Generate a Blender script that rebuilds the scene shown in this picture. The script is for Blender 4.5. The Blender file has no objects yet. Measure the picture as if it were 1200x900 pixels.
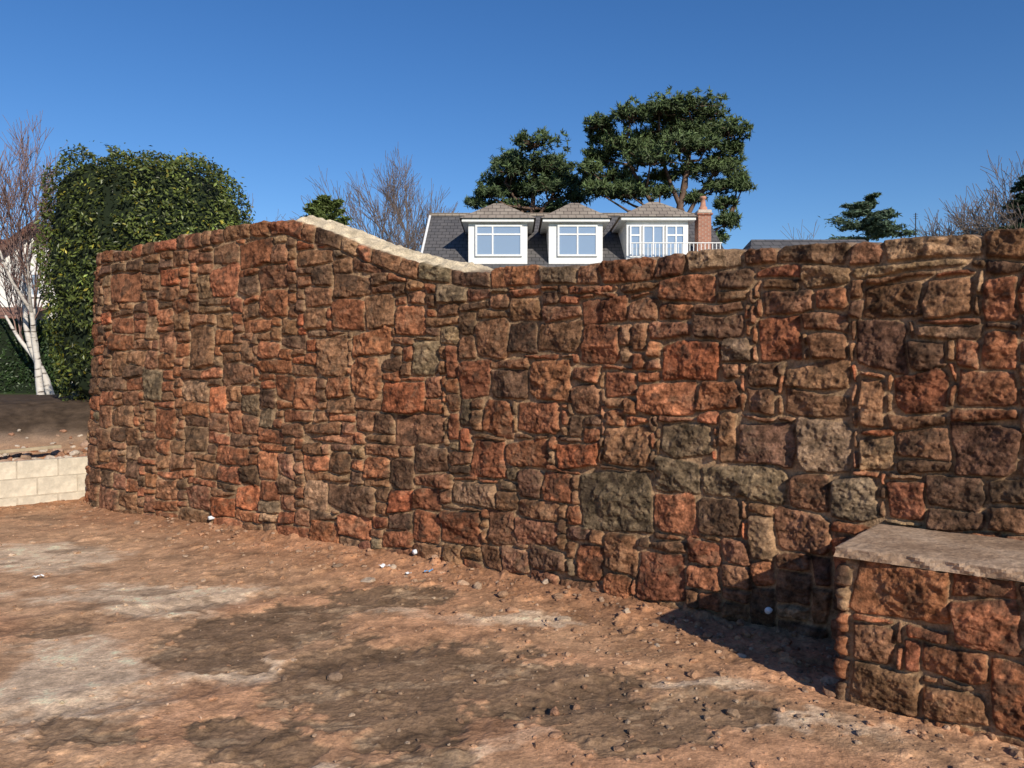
import bpy, bmesh, math, random
import numpy as np
from mathutils import Vector, Matrix
random.seed(11); rng=np.random.default_rng(11)
F=930.0; CX=600.0; HY=440.0; CZ=1.6
scene=bpy.context.scene
def wp(x,y,d): return np.array([(x-CX)*d/F, d, CZ+(HY-y)*d/F])

# ---------------------------------------------------------------- noise
def _h(a,b,seed):
    n=(a*374761393+b*668265263+seed*974711)&0xffffffff
    n=((n^(n>>13))*1274126177)&0xffffffff
    n=n^(n>>16)
    return (n&0xffff)/32767.5-1.0
def vnoise(x,y,seed=0):
    xi=np.floor(x).astype(np.int64); yi=np.floor(y).astype(np.int64)
    xf=x-xi; yf=y-yi
    u=xf*xf*(3-2*xf); v=yf*yf*(3-2*yf)
    a=_h(xi,yi,seed); b=_h(xi+1,yi,seed); c=_h(xi,yi+1,seed); d=_h(xi+1,yi+1,seed)
    return (a*(1-u)+b*u)*(1-v)+(c*(1-u)+d*u)*v
def fbm(x,y,seed=0,o=4,g=0.5):
    t=0; a=1; s=0
    for i in range(o):
        ca,sa=math.cos(0.6*i+.3),math.sin(0.6*i+.3); f=2.03**i
        t=t+a*vnoise((x*ca-y*sa)*f+i*17.3,(x*sa+y*ca)*f-i*9.1,seed+i*31); s+=a; a*=g
    return t/s
def sm(x):
    x=np.clip(x,0,1); return x*x*(3-2*x)

# ---------------------------------------------------------------- mesh helpers
def raw_mesh(name,verts,faces,mats,cols=None,mask=None,smooth=True,parent=None):
    verts=np.asarray(verts,dtype=np.float32).reshape(-1,3); faces=np.asarray(faces,dtype=np.int32)
    k=faces.shape[1]; n=len(faces)
    me=bpy.data.meshes.new(name)
    me.vertices.add(len(verts)); me.vertices.foreach_set('co',verts.ravel())
    me.loops.add(n*k); me.loops.foreach_set('vertex_index',faces.ravel())
    me.polygons.add(n); me.polygons.foreach_set('loop_start',np.arange(0,n*k,k,dtype=np.int32))
    me.polygons.foreach_set('use_smooth',np.full(n,smooth))
    me.update(calc_edges=True)
    if cols is not None:
        c=np.ones((len(verts),4),dtype=np.float32); c[:,:3]=np.asarray(cols).reshape(-1,3)
        at=me.color_attributes.new('Col','FLOAT_COLOR','POINT'); at.data.foreach_set('color',c.ravel())
    for m in (mats if isinstance(mats,list) else [mats]): me.materials.append(m)
    ob=bpy.data.objects.new(name,me); scene.collection.objects.link(ob)
    if parent: ob.parent=parent
    return ob
def grid_faces(nz,nx):
    idx=np.arange(nz*nx).reshape(nz,nx)
    return np.stack([idx[:-1,:-1],idx[:-1,1:],idx[1:,1:],idx[1:,:-1]],-1).reshape(-1,4)
def empty(name):
    e=bpy.data.objects.new(name,None); scene.collection.objects.link(e); return e
def poly(name,verts,faces,mat,parent=None):
    me=bpy.data.meshes.new(name); me.from_pydata([tuple(map(float,v)) for v in verts],[],faces); me.update()
    me.materials.append(mat); ob=bpy.data.objects.new(name,me); scene.collection.objects.link(ob)
    if parent: ob.parent=parent
    return ob
def box(name,lo,hi,mat,parent=None,bevel=0.0):
    bm=bmesh.new(); bmesh.ops.create_cube(bm,size=1)
    for v in bm.verts:
        v.co=Vector([(lo[i]+hi[i])/2+v.co[i]*(hi[i]-lo[i]) for i in range(3)])
    if bevel: bmesh.ops.bevel(bm,geom=list(bm.edges),offset=bevel,segments=2,affect='EDGES')
    me=bpy.data.meshes.new(name); bm.to_mesh(me); bm.free(); me.materials.append(mat)
    ob=bpy.data.objects.new(name,me); scene.collection.objects.link(ob)
    if parent: ob.parent=parent
    return ob
def tubes(name,chains,mat,sides=5,parent=None,cols=None):
    V=[];Fa=[];base=0
    ang=np.linspace(0,2*np.pi,sides,endpoint=False)
    for pts,rad in chains:
        pts=np.asarray(pts); n=len(pts)
        t=np.gradient(pts,axis=0); t/=np.linalg.norm(t,axis=1)[:,None]+1e-9
        ref=np.array([0.31,0.9,0.12]) 
        a=np.cross(t,ref); a/=np.linalg.norm(a,axis=1)[:,None]+1e-9
        b=np.cross(t,a)
        ring=pts[:,None,:]+np.asarray(rad)[:,None,None]*(np.cos(ang)[None,:,None]*a[:,None,:]+np.sin(ang)[None,:,None]*b[:,None,:])
        V.append(ring.reshape(-1,3))
        i=np.arange(n-1)[:,None]*sides; j=np.arange(sides)[None,:]; j2=(j+1)%sides
        f=np.stack([i+j,i+j2,i+sides+j2,i+sides+j],-1).reshape(-1,4)+base
        Fa.append(f); base+=n*sides
    return raw_mesh(name,np.concatenate(V),np.concatenate(Fa),mat,smooth=True,parent=parent)
def leaves(name,P,N,size,aspect,mat,cols,parent=None,axis=None):
    n=len(P); N=N/(np.linalg.norm(N,axis=1)[:,None]+1e-9)
    r=rng.normal(size=(n,3)) if axis is None else axis
    a=r-(r*N).sum(1)[:,None]*N; a/=np.linalg.norm(a,axis=1)[:,None]+1e-9
    b=np.cross(N,a)
    s=np.asarray(size).reshape(-1,1)*np.ones((n,1))
    A=a*s; B=b*s*aspect
    V=np.stack([P-A,P+B*0.9+N*s*0.12-A*0.1,P+A,P-B*0.9+N*s*0.12-A*0.1],1)
    C=np.repeat(cols[:,None,:],4,axis=1)
    return raw_mesh(name,V.reshape(-1,3),np.arange(4*n).reshape(n,4),mat,cols=C.reshape(-1,3),smooth=False,parent=parent)

# ---------------------------------------------------------------- materials
class NT:
    def __init__(s,name):
        s.m=bpy.data.materials.new(name); s.m.use_nodes=True; s.t=s.m.node_tree
        s.b=s.t.nodes['Principled BSDF']
    def n(s,ty,**k):
        x=s.t.nodes.new(ty)
        for a,b in k.items():
            if a in x.inputs: x.inputs[a].default_value=b
            else: setattr(x,a,b)
        return x
    def l(s,a,b): s.t.links.new(a,b)
    def coord(s): return s.n('ShaderNodeTexCoord').outputs['Object']
    def noise(s,scale,detail=4,rough=0.6,co=None,dist=0.0):
        x=s.n('ShaderNodeTexNoise',Scale=scale,Detail=detail,Roughness=rough,Distortion=dist)
        s.l(co if co is not None else s.coord(),x.inputs['Vector']); return x.outputs['Fac']
    def ramp(s,fac,stops):
        r=s.n('ShaderNodeValToRGB'); s.l(fac,r.inputs[0]); e=r.color_ramp.elements
        while len(e)<len(stops): e.new(0.5)
        for i,(p,c) in enumerate(stops):
            e[i].position=p; e[i].color=(*c,1) if hasattr(c,'__len__') else (c,c,c,1)
        return r.outputs[0]
    def mix(s,fac,a,b,mode='MIX'):
        x=s.n('ShaderNodeMix',data_type='RGBA',blend_type=mode)
        if isinstance(fac,(int,float)): x.inputs[0].default_value=fac
        else: s.l(fac,x.inputs[0])
        for v,i in ((a,6),(b,7)):
            if hasattr(v,'is_linked'): s.l(v,x.inputs[i])
            else: x.inputs[i].default_value=(*v,1)
        return x.outputs[2]
    def bump(s,h,strength,dist,prev=None):
        b=s.n('ShaderNodeBump',Strength=strength,Distance=dist); s.l(h,b.inputs['Height'])
        if prev is not None: s.l(prev,b.inputs['Normal'])
        return b.outputs[0]
    def attr(s,name,out='Color'):
        x=s.n('ShaderNodeAttribute',attribute_name=name); return x.outputs[out]
    def fin(s,col,rough=0.9,normal=None,spec=0.3):
        if hasattr(col,'is_linked'): s.l(col,s.b.inputs['Base Color'])
        else: s.b.inputs['Base Color'].default_value=(*col,1)
        if hasattr(rough,'is_linked'): s.l(rough,s.b.inputs['Roughness'])
        else: s.b.inputs['Roughness'].default_value=rough
        s.b.inputs['Specular IOR Level'].default_value=spec
        if normal is not None: s.l(normal,s.b.inputs['Normal'])
        return s.m
def simple(name,col,rough=0.8,scale=8,var=0.25,bs=0.2,bd=0.01,spec=0.3):
    t=NT(name); n=t.noise(scale,3,0.6); n2=t.noise(scale*6,3,0.6)
    c=t.mix(1.0,col,t.ramp(n,[(0.3,1-var),(0.7,1+var*0.6)]),'MULTIPLY')
    c=t.mix(0.5,c,t.ramp(n2,[(0.3,0.75),(0.7,1.1)]),'MULTIPLY')
    return t.fin(c,rough,t.bump(n2,bs,bd) if bs else None,spec)
def attr_mat(name,scale,lo,hi,bs,bd,spec=0.12,mixf=.7):
    t=NT(name); n3=t.noise(scale,4,0.72)
    c=t.mix(mixf,t.attr('Col'),t.ramp(n3,[(0.3,(lo,lo,lo)),(0.62,(hi,hi,hi))]),'MULTIPLY')
    return t.fin(c,0.93,t.bump(n3,bs,bd),spec)
STONE=attr_mat('red_sandstone_masonry',70,0.38,1.22,0.95,0.013)
GROUND=attr_mat('red_clay_ground',60,0.5,1.18,0.8,0.010)
def leaf_mat(name,rough=0.5,tr=0.25):
    t=NT(name); c=t.attr('Col'); t.fin(c,rough,None,0.35)
    if tr>0:
        tb=t.n('ShaderNodeBsdfTranslucent'); t.l(c,tb.inputs[0])
        mx=t.n('ShaderNodeMixShader'); mx.inputs[0].default_value=tr
        t.l(t.b.outputs[0],mx.inputs[1]); t.l(tb.outputs[0],mx.inputs[2])
        t.l(mx.outputs[0],t.t.nodes['Material Output'].inputs[0])
    return t.m
LEAF=leaf_mat('laurel_leaves',0.38,.2); NEEDLE=leaf_mat('pine_needles',0.6,0.0)
BARK=simple('bark',(0.12,0.09,0.07),0.95,6,0.4,0)
PBARK=simple('pine_bark',(0.15,0.095,0.07),0.95,4,0.4,0)
TWIG=simple('bare_twigs',(0.24,0.18,0.15),0.9,3,0.2,0)
BTWIG=simple('birch_twigs',(0.30,0.19,0.16),0.9,3,0.2,0)
def birch_mat():
    t=NT('birch_bark'); mp=t.n('ShaderNodeMapping'); mp.inputs['Scale'].default_value=(3,3,14); t.l(t.coord(),mp.inputs[0])
    n=t.noise(1.2,4,0.7,mp.outputs[0]); return t.fin(t.ramp(n,[(0.36,(0.08,0.06,0.05)),(0.46,(0.6,0.55,0.5)),(0.8,(0.75,0.71,0.66))]),0.7)
BIRCH=birch_mat()
WHITE=simple('white_paint',(0.82,0.81,0.79),0.5,2,0.06,0)
RENDER=simple('white_render',(0.80,0.77,0.72),0.9,1.5,0.1,0.3)
DARK=simple('dark_timber',(0.04,0.035,0.03),0.8)
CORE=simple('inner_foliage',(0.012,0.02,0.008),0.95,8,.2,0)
def tile_mat(name,c1,c2):
    t=NT(name); mp=t.n('ShaderNodeMapping'); t.l(t.coord(),mp.inputs[0]); mp.inputs['Rotation'].default_value=(math.radians(90),0,0)
    br=t.n('ShaderNodeTexBrick',Scale=1.0); t.l(mp.outputs[0],br.inputs['Vector'])
    br.inputs['Color1'].default_value=(*c1,1); br.inputs['Color2'].default_value=(*c2,1); br.inputs['Mortar'].default_value=(c1[0]*.3,c1[1]*.3,c1[2]*.3,1)
    br.inputs['Mortar Size'].default_value=0.012; br.inputs['Brick Width'].default_value=0.30; br.inputs['Row Height'].default_value=0.17
    c=t.mix(0.6,br.outputs[0],t.ramp(t.noise(1.5,5,0.6),[(0.3,0.7),(0.7,1.2)]),'MULTIPLY')
    return t.fin(c,0.75,t.bump(br.outputs['Fac'],0.4,-0.02),0.4)
SLATE=tile_mat('slate_tiles',(0.095,0.09,0.092),(0.13,0.12,0.118))
DTILE=tile_mat('grey_hip_tiles',(0.26,0.21,0.17),(0.33,0.275,0.22))
RTILE=tile_mat('red_roof_tiles',(0.20,0.09,0.065),(0.26,0.12,0.08))
def brick_mat():
    t=NT('red_brick'); mp=t.n('ShaderNodeMapping'); t.l(t.coord(),mp.inputs[0]); mp.inputs['Rotation'].default_value=(math.radians(90),0,0)
    br=t.n('ShaderNodeTexBrick',Scale=1.0); t.l(mp.outputs[0],br.inputs['Vector'])
    br.inputs['Color1'].default_value=(0.38,0.14,0.08,1); br.inputs['Color2'].default_value=(0.28,0.10,0.06,1); br.inputs['Mortar'].default_value=(0.4,0.33,0.27,1)
    br.inputs['Mortar Size'].default_value=0.01; br.inputs['Brick Width'].default_value=0.225; br.inputs['Row Height'].default_value=0.075
    return t.fin(br.outputs[0],0.9)
BRICK=brick_mat()
def glass():
    t=NT('window_glass'); t.fin((0.35,0.42,0.5),0.06,t.bump(t.noise(0.8,2,0.5),0.15,0.05),1.0); t.b.inputs['Metallic'].default_value=0.35; return t.m
GLASS=glass()

# ---------------------------------------------------------------- path
class Path:
    def __init__(s,pts,spline=True,smooth=0.03):
        P=np.array(pts,float)
        if spline:
            Q=np.vstack([2*P[0]-P[1],P,2*P[-1]-P[-2]]); out=[]
            for i in range(1,len(Q)-2):
                p0,p1,p2,p3=Q[i-1:i+3]
                t=np.linspace(0,1,60,endpoint=False)[:,None]
                out.append(0.5*((2*p1)+(-p0+p2)*t+(2*p0-5*p1+4*p2-p3)*t*t+(-p0+3*p1-3*p2+p3)*t**3))
            out.append(Q[-2][None]); P=np.vstack(out)
        L=np.r_[0,np.cumsum(np.linalg.norm(np.diff(P,axis=0),axis=1))]
        s.L=L[-1]; s.s=np.linspace(0,s.L,int(s.L/0.01)); s.x=np.interp(s.s,L,P[:,0]); s.y=np.interp(s.s,L,P[:,1])
        w=max(1,int(smooth/0.01)); k=np.ones(2*w+1)/(2*w+1)
        tx=np.convolve(np.pad(np.gradient(s.x),w,'edge'),k,'valid'); ty=np.convolve(np.pad(np.gradient(s.y),w,'edge'),k,'valid')
        m=np.hypot(tx,ty); s.nx=ty/m; s.ny=-tx/m
    def at(s,q): return np.interp(q,s.s,s.x),np.interp(q,s.s,s.y),np.interp(q,s.s,s.nx),np.interp(q,s.s,s.ny)
    def from_px(s,x,smin):
        k=s.s>=smin; r=s.x[k]/s.y[k]; q=np.interp((x-CX)/F,r,s.s[k]); return q,np.interp(q,s.s,s.y)
mainpts=[(-5.05,12.3),(-5.20,11.4),(-5.28,10.8),(-5.29,10.4),(-5.22,10.08),(-5.03,9.77),(-4.65,9.42),(-4.0,8.97),(-3.2,8.42),(-2.0,7.60),(-.35,6.5),(0.85,5.52),(2.05,4.54),(2.62,4.07),(4.2,2.78)]
MP=Path(mainpts,True,0.10)
s_tan=MP.s[np.argmin(MP.x/MP.y)]

PAL={'b':(0.225,0.115,0.062),'d':(0.142,0.079,0.048),'r':(0.285,0.115,0.058),'R':(0.37,0.125,0.060),'t':(0.31,0.19,0.108),'o':(0.190,0.130,0.078),'p':(0.235,0.110,0.063)}
def stonecol(k=None):
    if k is None: k=random.choices('bdrRtop',[40,20,30,3,4,3,10])[0]
    c=np.array(PAL[k]); c=c*random.uniform(0.75,1.25); c=c*(1+rng.normal(0,0.025,3)); return np.clip(c,0.02,0.8)

def pack(L,Hm,pre,cell,wide=0):
    nu=int(L/cell)+1; nv=int(Hm/cell)+1
    occ=np.zeros((nv,nu),bool); st=[]
    for (u0,v0,u1,v1,k) in pre:
        a,b,c,d=[int(round(q/cell)) for q in (u0,v0,u1,v1)]
        a=max(a,0);b=max(b,0);c=min(c,nu);d=min(d,nv)
        for _ in range(3):
            if c-a<2 or d-b<2: break
            if not occ[b:d,a:c].any():
                occ[b:d,a:c]=True; st.append((a,b,c,d,k)); break
            col=occ[b:d,a:c]
            if col[:,0].mean()>=col[:,-1].mean() and col[:,0].any(): a+=1
            elif col[:,-1].any(): c-=1
            if occ[b:d,a:c].any():
                if occ[b,a:c].any(): b+=1
                elif occ[d-1,a:c].any(): d-=1
    for v in range(nv):
        u=0
        while u<nu:
            if occ[v,u]: u+=1; continue
            av=0
            while u+av<nu and not occ[v,u+av] and av<20: av+=1
            r=random.random()
            if r<0.15: w,h=random.randint(2,5),random.randint(2,3)
            elif r<0.62: w,h=random.randint(5,9),random.randint(3,5)
            elif r<0.85: w,h=random.randint(7,11),random.randint(5,7)
            else: w,h=random.randint(6,13),2
            if u*cell<wide: w=int(round(w*1.3))
            if av-w<=2: w=av if av<=12 else av//2
            hh=0
            while v+hh<nv and hh<9 and not occ[v+hh,u:u+w].any(): hh+=1
            if hh-h<=1: h=hh if hh<=7 else h
            h=max(1,min(h,hh))
            if w<=2: h=min(h,3)
            if u*cell<wide and w<=4: h=min(h,3)
            occ[v:v+h,u:u+w]=True; st.append((u,v,u+w,v+h,None)); u+=w
    return [(a*cell,b*cell,c*cell,d*cell,k) for a,b,c,d,k in st]

def stone_wall(name,path,svals,nz,zb,Hf,pre,cell=0.04,coping=True,thick=0.42,cream=None,back=True,rough=1.0,seed=0,batter=False,wide=0):
    ns=len(svals); S1=svals
    H=Hf(S1); Hmax=Hf(path.s).max()+0.1
    cr=np.zeros(ns)
    if cream is not None: cr=sm((S1-cream[0])/0.1)*sm((cream[1]-S1)/0.3)
    cop=[]; jag=np.zeros(ns)
    if coping:
        q=0.0; js=[];jv=[]
        while q<path.L:
            w=random.choice([0.16,0.22,0.28,0.34,0.42,0.5]); j=random.uniform(-0.03,0.018); cop.append((q,q+w,j))
            js+= [q+0.008,q+0.04,q+w-0.04,q+w-0.008]; jv+=[j-0.02,j,j+random.uniform(-.012,.012),j-0.02]; q+=w
        jag=np.interp(S1,js,jv)*(1-0.8*cr)
    Ht=H+jag+0.006*vnoise(S1*30,S1*0,5)
    t=np.linspace(0,1,nz)[:,None]
    Z=zb+t*(Ht[None,:]-zb); S=np.broadcast_to(S1[None,:],Z.shape)
    U=S+0.024*vnoise(S*2.6,Z*2.6,seed+1)+0.012*vnoise(S*7,Z*7,seed+2)+0.004*vnoise(S*21,Z*21,seed+4)
    V=Z-zb+0.024*vnoise(S*1.7,Z*2.6,seed+3)+0.011*vnoise(S*6,Z*7,seed+6)+0.004*vnoise(S*23,Z*19,seed+7)
    zc=(H-0.15-0.03*vnoise(S1*2.2,S1*0,9))[None,:]*np.ones_like(Z) if coping else np.full_like(Z,99)
    Hh=0.007*fbm(S*14,Z*14,seed+12,4)-0.003
    mask=np.zeros_like(Z); C=np.zeros(Z.shape+(3,)); C[:]=(0.3,0.2,0.13)
    E1=fbm(S*20,Z*20,seed+20,4,0.6); R1=fbm(S*7,Z*8,seed+22,5,0.58); R2=1-np.abs(fbm(S*11+3,Z*13,seed+23,4))*2.6; R3=fbm(S*45,Z*50,seed+25,3,0.65)
    pre2=[(a,b-zb,c,d-zb,k) for a,b,c,d,k in pre]
    stones=[(a,b,c,d,k,0) for a,b,c,d,k in pack(path.L,Hmax-zb,pre2,cell,wide)]
    for (a,b,j) in cop: stones.append((a,0,b,0,None,1))
    for (u0,v0,u1,v1,k,kind) in stones:
        i0=np.searchsorted(S1,u0-0.06); i1=np.searchsorted(S1,u1+0.06)
        if i1<=i0+1: continue
        if kind==0:
            hm=Ht[i0:i1]; r0=int(max(0,np.floor((v0-0.07)/(hm.max()-zb)*nz))); r1=int(min(nz,np.ceil((v1+0.07)/(hm.min()-zb)*nz)+1))
        else:
            hm=H[i0:i1]; r0=int((hm.min()-0.25-zb)/(hm.max()+.05-zb)*nz)-2; r1=nz
        if r1<=r0+1: continue
        sl=(slice(r0,r1),slice(i0,i1)); u=U[sl]; v=V[sl]
        g=random.uniform(0.003,0.010)
        if kind==1:
            v=(Z[sl]-zc[sl]); cv=0.08
            top=(Ht[None,i0:i1]-Z[sl])+0.006
            tl=[random.uniform(-0.2,0.2) for _ in range(2)]
            D=[u-u0-g-tl[0]*(v-cv),u1-g-u-tl[1]*(v-cv),v-g,top]; cu=(u0+u1)/2; b2=0.08
        else:
            cu=(u0+u1)/2; cv=(v0+v1)/2
            tl=[random.gauss(0,0.08) for _ in range(4)]
            D=[(u-u0-g)-tl[0]*(v-cv),(u1-g-u)-tl[1]*(v-cv),(v-v0-g)-tl[2]*(u-cu),(v1-g-v)-tl[3]*(u-cu)]
            if coping: D.append(zc[sl]-Z[sl]-g)
            b2=(v1-v0)/2
        a2=(u1-u0)/2; mn=min(a2,b2)
        for sx in (-1,1):
            for sy in (-1,1):
                if random.random()<0.5:
                    th=random.uniform(0.4,1.2); nx_,ny_=math.cos(th),math.sin(th)
                    cut=random.uniform(0.05,0.36)*mn
                    if kind==1 and sy>0: cut*=0.4
                    D.append((a2*nx_+b2*ny_-cut)-(nx_*sx*(u-cu)+ny_*sy*(v-cv)))
        k_=230.0; acc=0
        for d_ in D: acc=acc+np.exp(-k_*np.clip(d_,-0.3,0.5))
        d=-np.log(acc)/k_+0.0075*E1[sl]
        m=sm((d+0.001)/0.005)
        p=random.uniform(0.030,0.050)*rough
        pl=0
        for _ in range(3):
            gx=random.gauss(0,0.15); gz_=random.gauss(0,0.15); o=random.uniform(0,0.012)
            q=gx*(u-cu)+gz_*(v-cv)+o; pl=q if _==0 else np.minimum(pl,q)
        o1=random.uniform(0.008,0.022)*rough; o2=random.uniform(0.003,0.014)*rough
        h=p+np.clip(pl,-0.025,0.025)+o1*R1[sl]+o2*(R2[sl]-0.4)+0.010*R3[sl]
        h=np.maximum(h,0.014)
        pr=1-np.exp(-np.maximum(d,0)/0.0045)
        hh=h*pr
        col=stonecol(k)
        up=m>mask[sl]
        Hh[sl]=np.where(m>0,np.maximum(Hh[sl]*(1-m)+hh*m,Hh[sl]*(1-m)),Hh[sl])
        C[sl]=np.where(up[...,None],col,C[sl]); mask[sl]=np.maximum(mask[sl],m)
    N2=fbm(S*22,Z*22,seed+60,4,.68)[...,None]; N4=fbm(S*7,Z*7,seed+61,5,.65)[...,None]; NB=fbm(S*6+Z*2,Z*42,seed+62,3)[...,None]; NL=fbm(S*1.1,Z*1.3,seed+63,3)[...,None]
    C=C*np.clip(1+1.3*N2,.35,1.8)*np.clip(1+.45*NB,.6,1.4)*(1+.22*NL)
    s_=sm((N4-.22)/.18)*.22; C=C*(1-s_)+np.array([.38,.25,.155])*s_
    s_=sm((-.18-N4)/.2)*.6; C=C*(1-s_)+np.array([.060,.042,.030])*s_
    mo=np.array([.37,.235,.135])*np.clip(1+.9*N2+.35*N4,.5,1.4)
    C=C*mask[...,None]+mo*(1-mask[...,None])
    x,y,nx_,ny_=path.at(S1)
    bt=0
    if batter: bt=0.045*np.maximum(H[None]-Z,0)*sm((-2.5-x)/2.5)[None]
    co=np.stack([x[None]+nx_[None]*(Hh+bt),y[None]+ny_[None]*(Hh+bt),Z],-1)
    rows=[];rc=[]
    nb=14
    topc=np.array([0.27,0.18,0.12])*np.ones((ns,3))
    topc=topc*(1-cr[:,None])+np.array([0.74,0.60,0.41])*cr[:,None]
    for k in range(1,nb+1):
        off=thick*k/nb
        kk=min(1,k/2)
        zz=Ht*(1-kk)+ (H-0.005)*kk +0.012*(1-cr*0.6)*vnoise(S1*9,np.full(ns,k*1.3),seed+40)+0.01*math.sin(k/nb*3.14)+(jag*0.5)*(1-cr)+0.06*cr*sm(k/6)+0.022*cr*vnoise(S1*14,np.full(ns,k*.8),8)
        rows.append(np.stack([x-nx_*off,y-ny_*off,zz],-1)); rc.append(topc*(1+.5*fbm(S1*8,np.full(ns,k*.5),3,4)[:,None]))
    if back:
        rows.append(np.stack([x-nx_*thick,y-ny_*thick,np.full(ns,zb)],-1)); rc.append(topc*0.8)
    co=np.concatenate([co,np.array(rows)],0); C=np.concatenate([C,np.array(rc)],0)
    return raw_mesh(name,co.reshape(-1,3),grid_faces(*co.shape[:2]),STONE,cols=C.reshape(-1,3))

def pre_px(path,smin,lst):
    out=[]
    for (x0,y0,x1,y1,k) in lst:
        a,da=path.from_px(x0,smin); b,db=path.from_px(x1,smin); d=(da+db)/2
        out.append((a,CZ+(HY-y1)*d/F,b,CZ+(HY-y0)*d/F,k))
    return out
main_list=[(680,552,765,624,'o'),(780,400,842,446,'R'),(683,382,727,430,'r'),(622,420,672,470,'r'),(558,375,598,422,'b'),(448,446,503,484,'R'),(483,403,520,442,'o'),
(412,418,448,466,'r'),(633,378,683,418,'b'),(712,432,750,470,'r'),(752,450,815,492,'r'),(712,502,760,550,'b'),(652,514,706,550,'R'),(592,512,642,546,'r'),(555,514,592,560,'r'),
(532,565,586,598,'t'),(466,486,524,524,'b'),(775,494,840,536,'o'),(866,494,930,545,'d'),(930,490,998,548,'o'),(843,486,866,545,'b'),(822,543,925,585,'o'),(768,578,817,632,'r'),
(820,585,870,628,'d'),(915,452,995,490,'b'),(1003,378,1065,432,'d'),(1003,440,1043,500,'b'),(1078,375,1150,395,'t'),(1050,435,1112,480,'r'),(1120,430,1193,478,'r'),(1115,490,1200,560,'d'),
(1010,330,1082,374,'b'),(1085,328,1140,372,'b'),(1158,325,1200,375,'r'),(1160,382,1200,432,'r'),(975,555,1035,608,'o'),(1038,555,1085,612,'r'),(1000,300,1130,322,'t'),(895,340,955,372,'b'),
(885,375,940,425,'r'),(810,365,875,395,'d'),(775,318,835,352,'r'),(725,305,772,342,'b'),(740,345,785,380,'b'),(667,318,722,345,'r'),(430,345,465,388,'b'),(390,350,430,390,'r'),
(466,360,503,398,'r'),(515,330,548,358,'o'),(540,420,575,470,'r'),(345,440,372,478,'r'),(262,425,300,452,'b'),(225,385,255,432,'b'),(175,430,198,470,'o'),(188,480,213,515,'r'),
(252,310,282,348,'r'),(305,340,340,372,'r'),(372,395,410,440,'b'),(385,570,440,598,'d'),(400,598,435,630,'r'),(362,608,398,638,'r'),(485,600,520,640,'r'),(520,600,565,640,'r'),
(630,548,672,590,'r'),(707,626,752,672,'b'),(752,650,808,700,'r'),(133,320,170,355,'r'),(140,475,165,500,'b'),(610,470,655,510,'r'),(565,470,605,510,'r'),(357,565,385,600,'t'),
(1050,500,1112,530,'b'),(1005,508,1045,545,'t'),(945,392,998,428,'b'),(848,398,882,428,'o'),(818,450,868,486,'r'),(870,452,912,488,'b'),(668,448,705,484,'b'),(575,600,610,640,'b'),(610,612,655,640,'p')]
htop=[(112,300),(150,291),(220,275),(300,262),(335,255),(352,260),(375,267),(400,276),(430,289),(470,302),(510,312),(545,318),(600,314),(700,306),(830,293),(1000,280),(1200,268)]
hs=[];hv=[]
for (x,y) in htop:
    q,d=MP.from_px(x,s_tan); hs.append(q); hv.append(CZ+(HY-y)*d/F)
Hmain=lambda s: np.interp(s,hs,hv)
q1000,_=MP.from_px(1260,s_tan)
sv=[0.0]
while sv[-1]<MP.L:
    yy=np.interp(sv[-1],MP.s,MP.y)
    st=min(max(yy*0.0012,0.0055),0.010)
    if sv[-1]<s_tan-0.7 or sv[-1]>q1000: st=0.02
    sv.append(sv[-1]+st)
sv=np.array(sv[:-1]); 
cq0,_=MP.from_px(338,s_tan); cq1,_=MP.from_px(570,s_tan); wq,_=MP.from_px(520,s_tan)
stone_wall('curved_stone_wall',MP,sv,440,-0.12,Hmain,pre_px(MP,s_tan,main_list),cream=(cq0,cq1),batter=True,wide=wq)

C0=np.array([1.64,3.90]); T=np.array([.773,-.634]); Nw=np.array([.634,.773])
LP=Path([C0+Nw*0.74,C0,C0+T*2.6],False,0.02)
low_list=[(1001,655,1115,722,'r'),(1120,660,1200,700,'r'),(1117,702,1195,760,'r'),(1001,724,1050,775,'b'),(1055,745,1082,790,'r'),(1085,757,1165,800,'r'),(1001,782,1080,835,'b'),(1082,803,1160,850,'b'),(1168,765,1215,870,'r'),(1055,724,1112,743,'d')]
lp=[]
for (x0,y0,x1,y1,k) in low_list:
    a,da=LP.from_px(x0,0.75); b,db=LP.from_px(x1,0.75); d=(da+db)/2
    lp.append((a,CZ+(HY-y1)*d/F,b,CZ+(HY-y0)*d/F,k))
stone_wall('low_stone_wall',LP,np.arange(0,LP.L,0.005),190,-0.14,lambda s:np.full(np.shape(s),0.708),lp,coping=False,thick=0.3,back=False,seed=77)
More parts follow.
